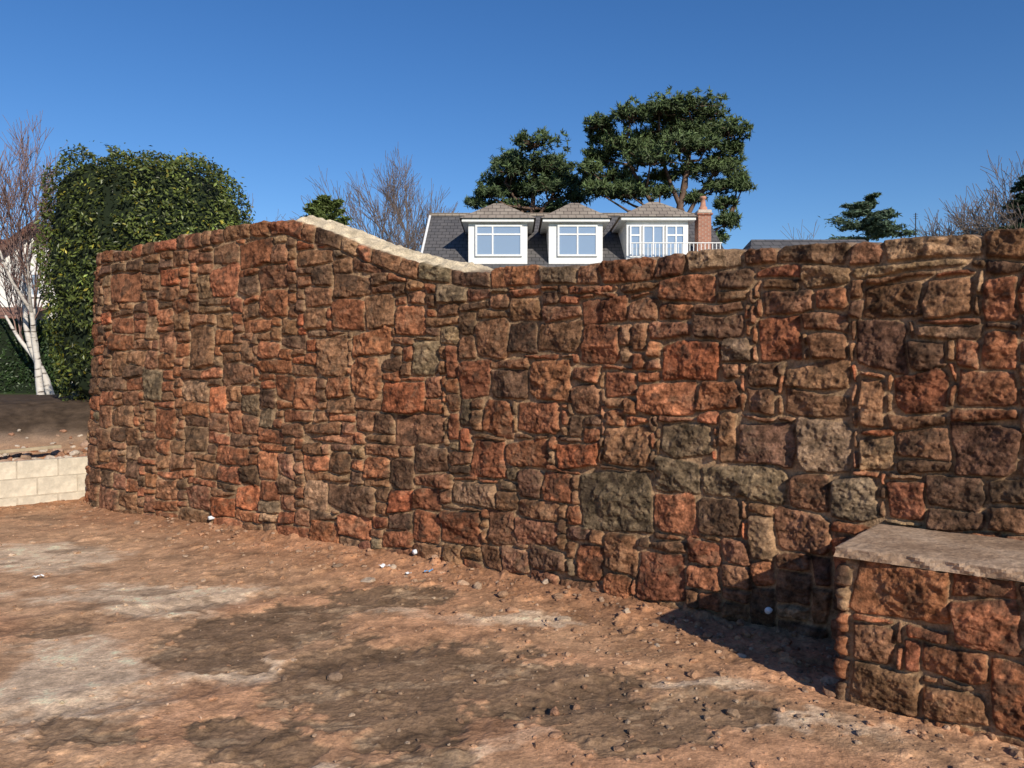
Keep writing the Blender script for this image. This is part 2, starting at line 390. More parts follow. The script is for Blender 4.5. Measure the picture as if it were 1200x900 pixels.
def cap():
    t=NT('sandstone_coping'); co=t.coord(); n=t.noise(3,5,0.65,co); n2=t.noise(30,4,0.65,co)
    c=t.ramp(n,[(0.3,(0.26,0.165,0.105)),(0.5,(0.40,0.27,0.18)),(0.72,(0.53,0.385,0.275))]); c=t.mix(0.8,c,t.ramp(n2,[(0.3,0.5),(0.65,1.15)]),'MULTIPLY')
    m=t.fin(c,0.9,t.bump(n2,0.6,0.014),0.15)
    bm=bmesh.new(); a=-0.035
    NF=lambda x,y,z:float(fbm(np.array([x*22+z*31]),np.array([y*22-z*27]),8,3)[0])
    for L in (1.05,0.9,0.8):
        nx,ny=int(L/0.02),36; 
        b0=a; b1=a+L-0.008; d0=-0.04; d1=0.70
        zl=[0.712,0.728,0.744,0.757]
        top={}; side={}
        for i in range(nx+1):
            for j in range(ny+1):
                u=b0+(b1-b0)*i/nx; v=d0+(d1-d0)*j/ny; e=(i in(0,nx))or(j in(0,ny))
                p=C0+T*u+Nw*v
                nz_=float(fbm(np.array([p[0]*6]),np.array([p[1]*6]),88,3)[0]); nf=NF(p[0],p[1],0)
                inn=0.008 if e else 0
                q=p+Nw*(inn if j==0 else 0)+T*(inn if i==0 else 0)
                top[i,j]=bm.verts.new((q[0],q[1],0.766+0.006*nz_+0.003*nf-(0.003 if e else 0)))
                if e:
                    for li,z in enumerate(zl):
                        nn=NF(p[0],p[1],z); q=p-Nw*(0.012*nn if j==0 else 0)-T*(0.012*nn if i==0 else 0)
                        side[i,j,li]=bm.verts.new((q[0],q[1],z+(0.006*nf if li==0 else 0)))
        for i in range(nx):
            for j in range(ny): bm.faces.new((top[i,j],top[i+1,j],top[i+1,j+1],top[i,j+1]))
        def strip(A,B):
            for li in range(3): bm.faces.new((side[(*A,li)],side[(*B,li)],side[(*B,li+1)],side[(*A,li+1)]))
            bm.faces.new((side[(*A,3)],side[(*B,3)],top[B],top[A]))
        for i in range(nx): strip((i,0),(i+1,0)); strip((i+1,ny),(i,ny))
        for j in range(ny): strip((0,j+1),(0,j)); strip((nx,j),(nx,j+1))
        bm.faces.new([side[0,0,0],side[0,ny,0],side[nx,ny,0],side[nx,0,0]])
        a+=L
    bmesh.ops.recalc_face_normals(bm,faces=bm.faces)
    me=bpy.data.meshes.new('coping_slab'); bm.to_mesh(me); bm.free(); me.materials.append(m)
    o=bpy.data.objects.new('coping_slab',me); scene.collection.objects.link(o); o.parent=bpy.data.objects['low_stone_wall']
cap()

# ---------------------------------------------------------------- ground
TP=[(-40,-26),(-14,1.5),(-7.5,8.05),(-5.55,10.2),(-5.26,10.2)]+[p for p in mainpts if p[1]<9.9]+[(9,-1.2),(40,-26)]
TP=np.array(TP,float)
def sdist(X,Y):
    best=np.full(X.shape,1e9); sg=np.zeros(X.shape)
    for i in range(len(TP)-1):
        a=TP[i]; b=TP[i+1]; ab=b-a; t=np.clip(((X-a[0])*ab[0]+(Y-a[1])*ab[1])/(ab@ab),0,1)
        dx=X-a[0]-t*ab[0]; dy=Y-a[1]-t*ab[1]; d=np.hypot(dx,dy); cr=ab[0]*dy-ab[1]*dx
        k=d<best; best=np.where(k,d,best); sg=np.where(k,np.sign(cr),sg)
    return best*np.where(sg>=0,1,-1)
def axis(dense,lo,hi,g=1.22):
    d=list(dense); st=0.05
    r=[];x=d[-1]
    while x<hi: x+=st; st*=g; r.append(x)
    st=0.05;l=[];x=d[0]
    while x>lo: x-=st; st*=g; l.append(x)
    return np.array(l[::-1]+d+r)
xs=[-8.2]
while xs[-1]<4.6: xs.append(xs[-1]+(0.011 if -3.2<xs[-1]<3 else 0.022))
ys=[2.2]
while ys[-1]<14: ys.append(ys[-1]+min(max(0.0005*ys[-1]**2,0.007),0.045))
xs=axis(xs,-600,600); ys=axis(ys,-300,900)
X,Y=np.meshgrid(xs,ys); SD=sdist(X,Y)
def blobs(lst,X,Y):
    r=np.zeros(X.shape)
    for (x,y,rx,ry,ang) in lst:
        d=1488.0/(y-HY); cx=(x-CX)*d/F; wx=rx*d/F; wy=ry*d*d/1488.0
        ca,sa=math.cos(ang),math.sin(ang); dx=(X-cx); dy=(Y-d)
        q=((dx*ca+dy*sa)/wx)**2+((-dx*sa+dy*ca)/wy)**2
        r=np.maximum(r,np.exp(-q*0.9))
    return r
Wx=X+0.40*fbm(X*1.3,Y*1.3,301,5,.6); Wy=Y+0.5*fbm(X*1.3,Y*1.3,302,5,.6)
damp=blobs([(440,800,150,60,0.15),(310,735,110,42,0.0),(640,800,170,48,0),(760,850,150,45,0),(240,870,100,30,0),(470,700,110,16,0),(60,745,40,9,0),(90,865,60,20,0),(450,885,80,40,0)],Wx,Wy)
pale=blobs([(90,800,150,60,0),(540,870,110,16,.2),(290,785,60,26,0),(180,700,150,20,0),(60,650,100,22,0),(470,715,60,9,0),(600,725,120,10,0),(900,860,160,14,0),(820,800,90,12,-.3),(370,880,60,12,0)],Wx,Wy)
fn=fbm(X*3,Y*3,310,5,0.6); f2=fbm(X*10,Y*10,311,5,0.65)
dm=sm((damp+0.32*fn+0.26*f2-0.44)/0.12); pm=sm((pale+0.35*fn+0.30*f2-0.38)/0.35)*(1-dm*.8)
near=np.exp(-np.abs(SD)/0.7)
Z=0.014*fbm(X*.7,Y*.7,320,3)+0.006*fn
cl=fbm(X*16,Y*16,330,4,0.65); cl2=fbm(X*36,Y*36,331,3,.65); rough=np.clip(0.25+1.3*np.exp(-np.abs(SD)/0.8)+0.35*dm-0.2*pm+0.4*vnoise(X*0.9,Y*.9,5),0.12,1.7)
Z=Z+rough*(0.011*np.maximum(cl,0)+0.003*f2+0.006*cl2)+0.022*rough*sm((fbm(X*7,Y*7,340,3)-0.30)/0.25)+0.0012*cl2
Z=Z-0.010*dm+0.05*np.exp(-np.abs(SD)/0.22)
rut=np.zeros(X.shape)
for (ax,ay,bx,by) in ((-3.4,3.0,0.6,5.4),(-2.0,2.6,1.3,4.5),(-4.5,4.2,-1.0,6.2)):
    ab=np.array([bx-ax,by-ay]); L_=np.hypot(*ab); tt=((X-ax)*ab[0]+(Y-ay)*ab[1])/(ab@ab); t=np.clip(tt,0,1); d=np.hypot(X-ax-t*ab[0],Y-ay-t*ab[1])+0.10*fn
    Z=Z-0.010*np.exp(-(d/0.11)**2)+0.007*np.exp(-((d-0.2)/0.07)**2)+0.004*np.exp(-(d/0.12)**2)*np.sin(tt*L_*55+d*30)
    rut=np.maximum(rut,np.exp(-(d/0.11)**2))
zback=0.50+0.72*sm(SD/2.6)+0.03*fn+0.04*np.maximum(cl,0)*np.exp(-SD/1.5)
kb=sm((SD-0.04)/0.10)
farf=sm((np.hypot(X,Y)-40)/80)
Z=Z*(1-kb)+zback*kb
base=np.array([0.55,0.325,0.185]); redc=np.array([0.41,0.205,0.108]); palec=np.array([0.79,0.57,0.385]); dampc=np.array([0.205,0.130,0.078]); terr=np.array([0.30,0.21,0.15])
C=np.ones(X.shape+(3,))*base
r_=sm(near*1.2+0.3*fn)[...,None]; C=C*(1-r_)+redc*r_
C=C*(1-pm[...,None]*.9)+palec*pm[...,None]*.9; C=C*(1-dm[...,None]*0.86)+dampc*dm[...,None]*0.86
spot=sm((fbm(X*2.4,Y*4.5,350,5,.6)-0.24)/0.06)[...,None]*0.6*(1-near[...,None]); C=C*(1-spot)+dampc*1.3*spot
lsp=sm((fbm(X*3.4,Y*6.5,352,5,.65)-0.16)/0.10)[...,None]*0.65*dm[...,None]; C=C*(1-lsp)+np.array([.46,.31,.19])*lsp
red2=sm((fbm(X*.8,Y*1.2,351,3)-0.1)/0.3)[...,None]*0.6*(1-dm[...,None]); C=C*(1-red2)+np.array([0.60,0.305,0.165])*red2
C=C*(1-.22*rut[...,None])
C=C*np.clip(1+.7*fbm(X*8,Y*8,360,5,.68)[...,None],.55,1.3)*np.clip(1+.35*cl2[...,None],.7,1.25)
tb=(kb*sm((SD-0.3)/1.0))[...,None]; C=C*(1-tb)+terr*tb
td=sm((SD-0.9+.3*fn)/0.5)[...,None]; C=C*(1-td)+np.array([0.085,0.058,0.04])*(1+.8*f2[...,None])*td  # deep shade on the terrace painted into the ground colour
gr=sm((SD-6)/2)[...,None]*0.9; C=C*(1-gr)+np.array([0.07,0.10,0.035])*gr
ff=farf[...,None]; C=C*(1-ff)+np.array([0.08,0.10,0.05])*ff
C=np.clip(C,.01,.82)
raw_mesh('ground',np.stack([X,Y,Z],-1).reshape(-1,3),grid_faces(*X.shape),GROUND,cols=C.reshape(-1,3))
from numpy import searchsorted
def gz(x,y):
    i=min(max(searchsorted(xs,x),1),len(xs)-1); j=min(max(searchsorted(ys,y),1),len(ys)-1)
    return float(Z[j,i])
def gcl(x,y):
    i=min(max(searchsorted(xs,x),1),len(xs)-1); j=min(max(searchsorted(ys,y),1),len(ys)-1)
    return C[j,i]
# ---------------------------------------------------------------- rubble stones
bm=bmesh.new(); bmesh.ops.create_icosphere(bm,subdivisions=2,radius=1); iv=np.array([v.co[:] for v in bm.verts]); ifc=np.array([[v.index for v in f.verts] for f in bm.faces]); bm.free()
def rocks(name,items,mat):
    V=[];Fc=[];Cc=[];b=0
    for (x,y,z,s,col) in items:
        sc=np.array([1,random.uniform(.6,1),random.uniform(.4,.8)])*s
        o=rng.uniform(0,50,3)
        v=iv.copy(); r=1+0.28*vnoise(v[:,0]*1.7+o[0],v[:,1]*1.7+v[:,2]*1.3+o[1],5)
        for _ in range(4):
            n=rng.normal(size=3); n/=np.linalg.norm(n); dd=v@n; cut=random.uniform(.5,.8); v=v-np.maximum(dd-cut,0)[:,None]*n
        v=v*r[:,None]*sc; a=random.uniform(0,6.28); ca,sa=math.cos(a),math.sin(a)
        v=np.stack([v[:,0]*ca-v[:,1]*sa,v[:,0]*sa+v[:,1]*ca,v[:,2]],1)+np.array([x,y,z+s*0.12])
        V.append(v);Fc.append(ifc+b);b+=len(v);Cc.append(np.ones((len(v),3))*col)
    return raw_mesh(name,np.concatenate(V),np.concatenate(Fc),mat,cols=np.concatenate(Cc),smooth=False)
items=[]
def gp(px,py):
    d=1488.0/(py-HY); return (px-CX)*d/F,d
gcol=[np.array(c) for c in [(0.40,0.27,0.18),(0.32,0.18,0.11),(0.5,0.38,0.28),(0.24,0.16,0.11),(0.38,0.2,0.12)]]
n=0
while n<4600:
    x=random.uniform(-7,3.2); y=random.uniform(2.8,10); sd=float(sdist(np.array([x]),np.array([y]))[0])
    if sd>-0.06: continue
    if random.random()>0.18+0.95*math.exp(sd/0.5)+ (0.45 if (x>0.0 and y<5) else 0): continue
    if (x-C0[0])*Nw[0]+(y-C0[1])*Nw[1]>-0.03 and (x-C0[0])*T[0]+(y-C0[1])*T[1]>-0.03: continue
    s=min(0.003+random.expovariate(1/0.0055)*(1+1.0*math.exp(sd/0.5)),0.045); items.append((x,y,gz(x,y),s,(random.choice(gcol)*.5+gcl(x,y)*.45)*random.uniform(.75,1.15))); n+=1
for (px,py,s) in [(392,795,.05),(650,835,.035),(980,815,.06),(735,722,.04),(640,690,.035),(770,760,.03),(520,720,.03),(985,700,.03),(300,640,.04),(590,705,.035),(870,770,.035),(700,700,.05),(820,745,.04),(560,690,.05),(460,668,.04),(160,615,.05),(430,680,.06),(395,665,.05)]:
    x,y=gp(px,py); items.append((x,y,gz(x,y),s,random.choice(gcol)*.9))
rocks('rubble_stones',items,GROUND)
items=[]
for i in range(360):
    x=random.uniform(-7.8,-5.5); f=(x+7.5)/2.0; yb=8.05+f*2.15
    y=yb+0.15+abs(random.gauss(0,0.6)); s=random.uniform(0.02,0.10) if y<yb+1.0 else random.uniform(.02,.05)
    items.append((x,y,gz(x,y),s,np.array(random.choice([(0.42,0.27,0.19),(0.36,0.19,0.12),(0.55,0.45,0.36),(0.3,0.2,0.14)]))))
rocks('rubble_pile',items,GROUND)

# ---------------------------------------------------------------- blockwork wall (left)
BLOCK=simple('concrete_block',(0.64,0.56,0.44),0.95,5,0.22,0.5,0.01)
bw=empty('concrete_block_wall')
p0=np.array([-5.42,10.2]); p1=np.array([-7.9,7.65]); dv=(p1-p0)/np.linalg.norm(p1-p0); nv=np.array([-dv[1],dv[0]]); 
if nv@np.array([0,-1.])<0: nv=-nv
ang=math.atan2(dv[1],dv[0])
for c in range(3):
    q=-0.05-(0.22 if c%2 else 0)
    while q<3.4:
        l=0.44
        if c==2 and random.random()<0.25 and q>0.6: q+=0.45; continue
        q0=max(q,0)
        o=box('block',(-(q+l-q0)/2+0.003,-0.05,-0.106),((q+l-q0)/2-0.003,0.05,0.106),BLOCK,bw,0.006)
        cen=p0+dv*(q0+(q+l-q0)/2)+nv*(random.uniform(-.004,.004)); o.location=(cen[0],cen[1],0.04+0.217*c-0.02+random.uniform(-.003,.003)); o.rotation_euler=(0,0,ang+random.uniform(-.01,.01)); q+=0.448
MORT=simple('block_mortar',(0.48,0.41,0.32),0.95,9,0.2)
o=box('mortar_bed',(-1.72,-0.045,-0.3),(1.72,0.045,0.55),MORT,bw); cm=p0+dv*1.72; o.location=(cm[0],cm[1],0); o.rotation_euler=(0,0,ang)
PLANK=simple('timber_plank',(0.42,0.33,0.22),0.85,6,0.25)
o=box('timber_plank',(-0.7,-0.06,-0.02),(0.7,0.06,0.02),PLANK,None,0.004); cm=p0+dv*0.95-nv*0.3; o.location=(cm[0],cm[1],0.66); o.rotation_euler=(0.05,0.03,ang+0.1)

PLAS=simple('white_plastic',(0.75,0.76,0.78),0.35,5,0.05,0.05); BLUE=simple('blue_plastic',(0.15,0.35,0.6),0.4,5,0.1)
for i,(px,py) in enumerate([(253,606),(490,650),(905,714)]):
    q,d=MP.from_px(px,s_tan); x,y,nx_,ny_=[float(v) for v in MP.at(q)]; z=max(CZ+(HY-py)*d/F,0.09)
    ob_=0.11 if x<-3.5 else (0.03 if x<-2.5 else 0)
    pts=[np.array([x,y,z])+np.array([nx_,ny_,0])*(k+ob_) for k in (-0.02,0.062,0.063,0.02)]
    tubes('weep_pipe',[(pts,[0.02,0.02,0.015,0.013])],PLAS,14)
def scrap(name,px,py,s,mat):
    x,y=gp(px,py); z=gz(x,y)+0.012; n=6; a=np.linspace(-1,1,n); A,B=np.meshgrid(a,a)
    o=rng.uniform(0,9); H_=0.5*vnoise(A*1.9+o,B*1.9,3)
    V=np.stack([x+A*s+0.3*s*B,y+B*s*0.7,z+np.maximum(H_,-.2)*s+0.3*s],-1); raw_mesh(name,V.reshape(-1,3),grid_faces(n,n),mat,smooth=False)
scrap('plastic_scrap',502,674,.03,BLUE); scrap('plastic_scrap',450,670,.035,PLAS); scrap('plastic_scrap',43,678,.03,PLAS); scrap('plastic_scrap',478,676,.02,PLAS)

# ---------------------------------------------------------------- vegetation
def cloud_cols(n,base,var=0.35,warm=0.15):
    b=rng.lognormal(0,var,n)[:,None]; c=np.array(base)[None]*b; w=rng.uniform(0,warm,n)[:,None]; c=c+np.array([1,0.8,0.1])*w*c.mean(1)[:,None]; return np.clip(c,0.005,0.5)
bush=empty('evergreen_bush')
bc=np.array([-6.02,13.35,3.05]); bh=np.array([1.44,1.35,2.13])
def bshape(D):
    p=5.2; r=(np.abs(D[:,0])**p+np.abs(D[:,1])**p+np.abs(D[:,2])**p)**(-1/p)
    lump=1+0.012*np.sin(D[:,0]*5+D[:,2]*3+1)+0.014*np.sin(D[:,2]*9-D[:,1]*4+D[:,0]*3)+0.014*np.sin(D[:,0]*19+D[:,2]*13)+0.015*np.sin(D[:,2]*27+D[:,0]*9+D[:,1]*15)
    return r*lump
def btaper(P):
    P[:,0]=P[:,0]*(1-0.10*np.clip(-P[:,2],0,1))+0.16*np.clip(-P[:,2]+.1,0,1.2)*(P[:,0]<0)*np.abs(P[:,0]); return P
n=62000
D=rng.normal(size=(n,3)); D/=np.linalg.norm(D,axis=1)[:,None]
cd=(np.abs(D)**4.2).sum(1)**(-1/4.2); kp=rng.random(n)<(cd/1.5)**1.6+.1; D=D[kp]; n=len(D)
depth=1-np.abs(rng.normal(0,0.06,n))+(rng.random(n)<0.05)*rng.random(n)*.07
P=D*(bshape(D)*depth)[:,None]
P=bc+btaper(P)*bh
gn=fbm(P[:,0]*2.2+P[:,1]*1.1,P[:,2]*2.2-P[:,1]*.8,510,3)
keep=(gn>-0.40)|(depth<0.94); P=P[keep];D2=D[keep];dp=depth[keep];gn=gn[keep]
Nn=D2*0.8+rng.normal(size=P.shape)*0.6+np.array([0,0,0.3])
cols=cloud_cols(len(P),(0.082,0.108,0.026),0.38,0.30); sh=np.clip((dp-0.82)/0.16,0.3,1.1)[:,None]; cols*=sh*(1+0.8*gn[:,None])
br=rng.random(len(P))<0.07; cols[br]=cols[br]*np.array([2.2,1.5,0.9])
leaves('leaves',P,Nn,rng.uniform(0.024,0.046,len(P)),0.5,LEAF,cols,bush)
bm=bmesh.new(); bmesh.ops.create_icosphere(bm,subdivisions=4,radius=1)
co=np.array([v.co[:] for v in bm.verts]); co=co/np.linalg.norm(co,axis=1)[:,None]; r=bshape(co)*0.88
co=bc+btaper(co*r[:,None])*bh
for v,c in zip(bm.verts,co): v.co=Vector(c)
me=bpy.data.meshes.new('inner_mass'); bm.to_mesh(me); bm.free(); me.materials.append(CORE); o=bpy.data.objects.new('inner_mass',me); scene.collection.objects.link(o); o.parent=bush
ch=[]
for i in range(7):
    a=np.array([bc[0]+random.uniform(-.6,.6),bc[1]+random.uniform(-.5,.5),1.0]); b=a+np.array([random.uniform(-.6,.6),random.uniform(-.5,.5),1.6]); ch.append(([a,(a+b)/2+rng.normal(0,.06,3),b],[.06,.045,.03]))
tubes('stems',ch,BARK,6,bush)

hed=empty('clipped_hedge')
def hedge(lo,hi,n):
    lo=np.array(lo);hi=np.array(hi); P=rng.uniform(lo,hi,(n,3)); f=rng.random(n)
    k=f<0.6; P[k,1]=lo[1]+np.abs(rng.normal(0,.06,k.sum())); k2=(f>=.6)&(f<.8); P[k2,2]=hi[2]-np.abs(rng.normal(0,.06,k2.sum())); k3=f>=.8; P[k3,0]=hi[0]-np.abs(rng.normal(0,.06,k3.sum()))
    P+=0.06*np.stack([vnoise(P[:,0]*3,P[:,2]*3,1)]*3,1)
    leaves('leaves',P,np.array([0.2,-0.8,0.4])+rng.normal(size=P.shape)*.7,rng.uniform(.03,.055,n),.5,LEAF,cloud_cols(n,(0.03,0.055,0.018),.35,.1),hed)
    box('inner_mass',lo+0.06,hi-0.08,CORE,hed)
hedge((-14.5,16.6,0.9),(-9.75,17.8,2.75),14000)

def pine(name,D0,trunks,clumps,tuft=115,blades=11,base=(0.062,0.092,0.034),bl=0.21):
    e=empty(name); PP=[];NN=[];AX=[];SZ=[];CC=[]
    chains=[]
    for (pts,r0) in trunks:
        p=[wp(x,y,D0) for x,y in pts]; rr=np.linspace(r0,r0*.35,len(p)); chains.append((p,rr))
    tp=np.concatenate([np.array(c[0]) for c in chains])
    for (x,y,rx,ry) in clumps:
        ry=ry*1.25
        c=wp(x,y,D0); k=D0/F; dy=random.uniform(-1,1)*min(3.0,rx*k*1.3); c=c+np.array([0,dy,0])
        R=np.array([rx*k,rx*k*0.9,ry*k])
        cand=tp[tp[:,2]<c[2]-0.2]; 
        if len(cand)==0: cand=tp
        a=cand[np.argmin(np.linalg.norm(cand-c,axis=1))]; mid=(a+c)/2+np.array([0,0,-.25])+rng.normal(0,.15,3)
        chains.append(([a,mid,c],[.10,.07,.03]))
        nt=int(tuft*(0.5+rx*ry/800))
        d=rng.normal(size=(nt,3)); d/=np.linalg.norm(d,axis=1)[:,None]; d[:,2]=np.where(d[:,2]<-.35,-d[:,2]*.5,d[:,2])
        rad=rng.uniform(.25,1.12,nt)**0.7; lump=1+.35*vnoise(d[:,0]*2.2+x,d[:,2]*2.2+d[:,1]*2,7)
        tc=c+d*R*(rad*lump)[:,None]
        for q in range(0,nt,6):
            chains.append(([c+rng.normal(0,.1,3),(c+tc[q])/2+rng.normal(0,.08,3),tc[q]],[.04,.025,.01]))
        for q in range(nt):
            ax=rng.normal(size=(blades,3))+d[q]*.5+np.array([0,0,.55]); ax/=np.linalg.norm(ax,axis=1)[:,None]
            PP.append(tc[q]+ax*bl*.8*rng.uniform(.2,1.3,(blades,1))); AX.append(ax); NN.append(rng.normal(size=(blades,3))+np.array([0.2,-.6,.6]))
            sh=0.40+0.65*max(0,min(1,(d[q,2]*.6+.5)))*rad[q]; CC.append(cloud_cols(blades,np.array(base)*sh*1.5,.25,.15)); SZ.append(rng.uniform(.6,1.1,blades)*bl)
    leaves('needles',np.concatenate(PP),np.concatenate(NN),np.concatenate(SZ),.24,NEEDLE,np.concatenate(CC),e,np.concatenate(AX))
    tubes('trunk_and_limbs',chains,PBARK,5,e)
pine('pine_tree',44,[([(797,330),(796,290),(794,255),(800,225),(806,190),(808,160),(812,145)],.27),([(800,250),(785,215),(775,185),(770,155)],.15),([(797,300),(775,255),(755,225),(738,195),(728,170)],.18),([(797,270),(815,235),(835,205),(845,175)],.15),([(797,285),(820,275),(848,265)],.1)],
 [(802,133,36,13),(768,140,32,13),(735,148,28,13),(708,160,24,13),(702,184,20,15),(732,178,30,15),(762,164,32,15),(795,160,32,15),(828,150,32,14),(850,164,24,14),(824,178,30,13),(850,194,26,14),(866,213,14,9),(842,220,22,10),(790,184,30,13),(757,198,30,12),(722,206,26,14),(697,230,20,11),(735,232,28,11),(774,226,20,9),(815,233,15,7),(850,262,16,11),(840,280,14,8),(700,150,16,9),(858,178,13,9),(785,143,26,12),(750,182,24,11),(835,203,22,10),(865,225,11,7),(690,205,14,9),(850,240,14,7),(830,133,24,11),(715,226,22,10),(745,218,22,9),(780,205,18,8),(808,200,20,8)],base=(0.060,0.088,0.032))
pine('pine_tree.001',48,[([(622,330),(622,280),(624,245),(626,215),(626,190)],.24),([(622,270),(605,235),(592,215)],.14),([(622,265),(645,235),(655,210)],.14)],
 [(626,182,30,12),(598,192,26,14),(655,190,26,14),(622,200,38,15),(583,212,22,13),(662,212,24,14),(573,232,20,10),(605,224,30,13),(640,226,30,14),(674,232,18,12),(558,241,12,7),(690,215,12,8),(622,244,45,11),(655,245,20,8),(590,242,26,8),(622,215,30,12),(648,205,22,12),(600,208,22,12)],base=(0.052,0.08,0.032))
def conifer(name,D0,x,ytop,ybot,rx,n,base,droop=.25,flat=None):
    e=empty(name); k=D0/F; z0=CZ+(HY-ybot)*k; z1=CZ+(HY-ytop)*k; X0=(x-CX)*k; zg=1.0
    chains=[([np.array([X0,D0,zg]),np.array([X0,D0,z1])],[.18,.02])]
    PP=[];AX=[];CC=[]
    H=z1-z0; nb=int(26*H/3)+8
    for i in range(nb):
        f=i/nb+random.uniform(-.02,.02); f=min(max(f,0),.98); z=z0+H*f; a=random.uniform(0,6.28)
        L=rx*k*((1-f)**.7)*random.uniform(.6,1.1)+.15; dirv=np.array([math.cos(a),math.sin(a),random.uniform(.0,.35)-droop*.3])
        p0=np.array([X0,D0,z]); p1=p0+dirv*L; p1[2]-=droop*L*.3; chains.append(([p0,(p0+p1)/2+np.array([0,0,.08]),p1],[.04,.03,.01]))
        m=int(n/nb); t=rng.uniform(.15,1.05,m)[:,None]; P=p0+(p1-p0)*t+rng.normal(size=(m,3))*np.array([.22,.22,.07])*np.clip(L*.5,.3,1.2); PP.append(P)
        AX.append(dirv+rng.normal(size=(m,3))*.6); CC.append(cloud_cols(m,base,.35,.12))
    P=np.concatenate(PP); leaves('needles',P,rng.normal(size=P.shape)*.6+np.array([0,-.3,.8]),rng.uniform(.06,.14,len(P)),.3,NEEDLE,np.concatenate(CC),e,np.concatenate(AX)); tubes('trunk_and_limbs',chains,BARK,5,e)
conifer('cedar_tree',32,1016,230,285,54,12000,(0.06,0.095,0.055))
conifer('cypress_tree',26,381,234,275,26,8000,(0.085,0.115,0.03),-.6)
conifer('fir_tree',34,1200,205,270,26,8000,(0.03,0.05,0.025))

def grow(ch,p,d,L,r,lvl,mx,spread,up,seg=4,kids=(3,4)):
    pts=[p];dd=d.copy()
    for i in range(seg):
        dd=dd+rng.normal(0,.10,3)+np.array([0,0,up*.12]); dd/=np.linalg.norm(dd); pts.append(pts[-1]+dd*L/seg)
    rr=np.linspace(r,r*.5,seg+1); ch.append((pts,rr))
    if lvl>=mx: return
    for i in range(random.randint(*kids)):
        t=random.uniform(.3,1.0); j=min(int(t*seg),seg-1); q=pts[j]+(pts[j+1]-pts[j])*(t*seg-j)
        v=rng.normal(size=3); v-=v@dd*dd; v/=np.linalg.norm(v); a=spread*random.uniform(.6,1.3); nd=dd*math.cos(a)+v*math.sin(a)+np.array([0,0,up*.25]); nd/=np.linalg.norm(nd)
        grow(ch,q,nd,L*random.uniform(.58,.8),max(r*random.uniform(.42,.6),.006),lvl+1,mx,spread,up,max(2,seg-1),kids)
    grow(ch,pts[-1],dd,L*.7,r*.5,lvl+1,mx,spread,up,max(2,seg-1),kids)
def bare(name,D0,x,ytop,H,mat,tm,r=.2,mx=5,spread=.6,up=.4,base_z=1.0,lean=0,minr=.01,kids=(3,4)):
    e=empty(name); ch=[]; X0=(x-CX)*D0/F; p=np.array([X0,D0,base_z]); L=H*.36
    grow(ch,p,np.array([lean,0,1.0]),L,r,0,mx,spread,up,5,kids)
    allz=max(np.max(np.array(c[0])[:,2]) for c in ch); zt=CZ+(HY-ytop)*D0/F; f=(zt-base_z)/(allz-base_z)
    ch=[([p+(np.array(q)-p)*f for q in c[0]],np.maximum(c[1],minr)) for c in ch]
    big=[c for c in ch if c[1][0]>r*.3]; sml=[c for c in ch if c[1][0]<=r*.3]
    tubes('trunk',big,tm,7,e); tubes('twigs',sml,mat,3,e)
random.seed(5); rng=np.random.default_rng(5)
bare('bare_tree',42,487,172,12,TWIG,TWIG,.2,5,.5,.5,minr=.010)
bare('bare_tree.001',46,447,212,10,TWIG,TWIG,.18,5,.6,.4,minr=.010,kids=(2,4))
bare('bare_tree.002',46,288,224,10,TWIG,TWIG,.18,4,.6,.4,minr=.010)
bare('bare_tree.003',36,1155,178,10,TWIG,TWIG,.22,5,.75,.3,lean=0,minr=.012,kids=(3,5))
bare('bare_tree.004',36,925,264,7,TWIG,TWIG,.12,4,.7,.3,minr=.009)
random.seed(8); rng=np.random.default_rng(8)
bare('birch_tree',16.2,60,160,7,BTWIG,BIRCH,.085,5,.45,.55,base_z=1.15,lean=-.03,minr=.0035,kids=(2,4))
bare('birch_tree.001',15.6,48,140,7,BTWIG,BIRCH,.075,5,.5,.5,base_z=1.15,lean=.0,minr=.0035,kids=(2,4))

P=[];n=20000
a=rng.uniform(-1.35,1.35,n); R=rng.uniform(110,135,n); x=np.sin(a)*R; y=np.cos(a)*R; hh=8+3*vnoise(a*25,a*0,3)+1.5*vnoise(a*80,a*0,4); z=rng.uniform(0,1,n)**.6*hh
leaves('distant_treeline',np.stack([x,y,z],1),rng.normal(size=(n,3))+np.array([0,-1,.5]),rng.uniform(.5,1.2,n),.6,NEEDLE,cloud_cols(n,(0.05,0.06,0.03),.3,.2))

# ---------------------------------------------------------------- dormer house
def window(par,x0,x1,z0,z1,y,splits,nm='window',fr=.06,hor=None):
    box(nm+'_glass',(x0,y-.01,z0),(x1,y+.02,z1),GLASS,par)
    for a,b in ((x0-fr,x0+.01),(x1-.01,x1+fr)): box(nm+'_frame',(a,y-.05,z0-fr),(b,y+.03,z1+fr),WHITE,par)
    for a,b in ((z0-fr,z0+.01),(z1-.01,z1+fr)): box(nm+'_rail',(x0+.01,y-.047,a),(x1-.01,y+.03,b),WHITE,par)
    for s in splits:
        xx=x0+(x1-x0)*s; box(nm+'_mullion',(xx-fr/2,y-.044,z0+.01),(xx+fr/2,y+.025,z1-.01),WHITE,par)
    if hor: zz=z0+(z1-z0)*hor; box(nm+'_transom',(x0+.01,y-.040,zz-.03),(x1-.01,y+.024,zz+.03),WHITE,par)
def hip(nm,x0,x1,y0,y1,ze,zr,mat,par):
    xm=(x0+x1)/2; w=(x1-x0)/2; rf=w*.12
    V=[(x0,y0,ze),(x1,y0,ze),(x1,y1,ze),(x0,y1,ze),(xm-rf,y0+w*.75,zr),(xm+rf,y0+w*.75,zr),(xm+rf,y1,zr),(xm-rf,y1,zr)]
    poly(nm,V,[(0,1,5,4),(1,2,6,5),(3,0,4,7),(4,5,6,7),(0,3,2,1)],mat,par)
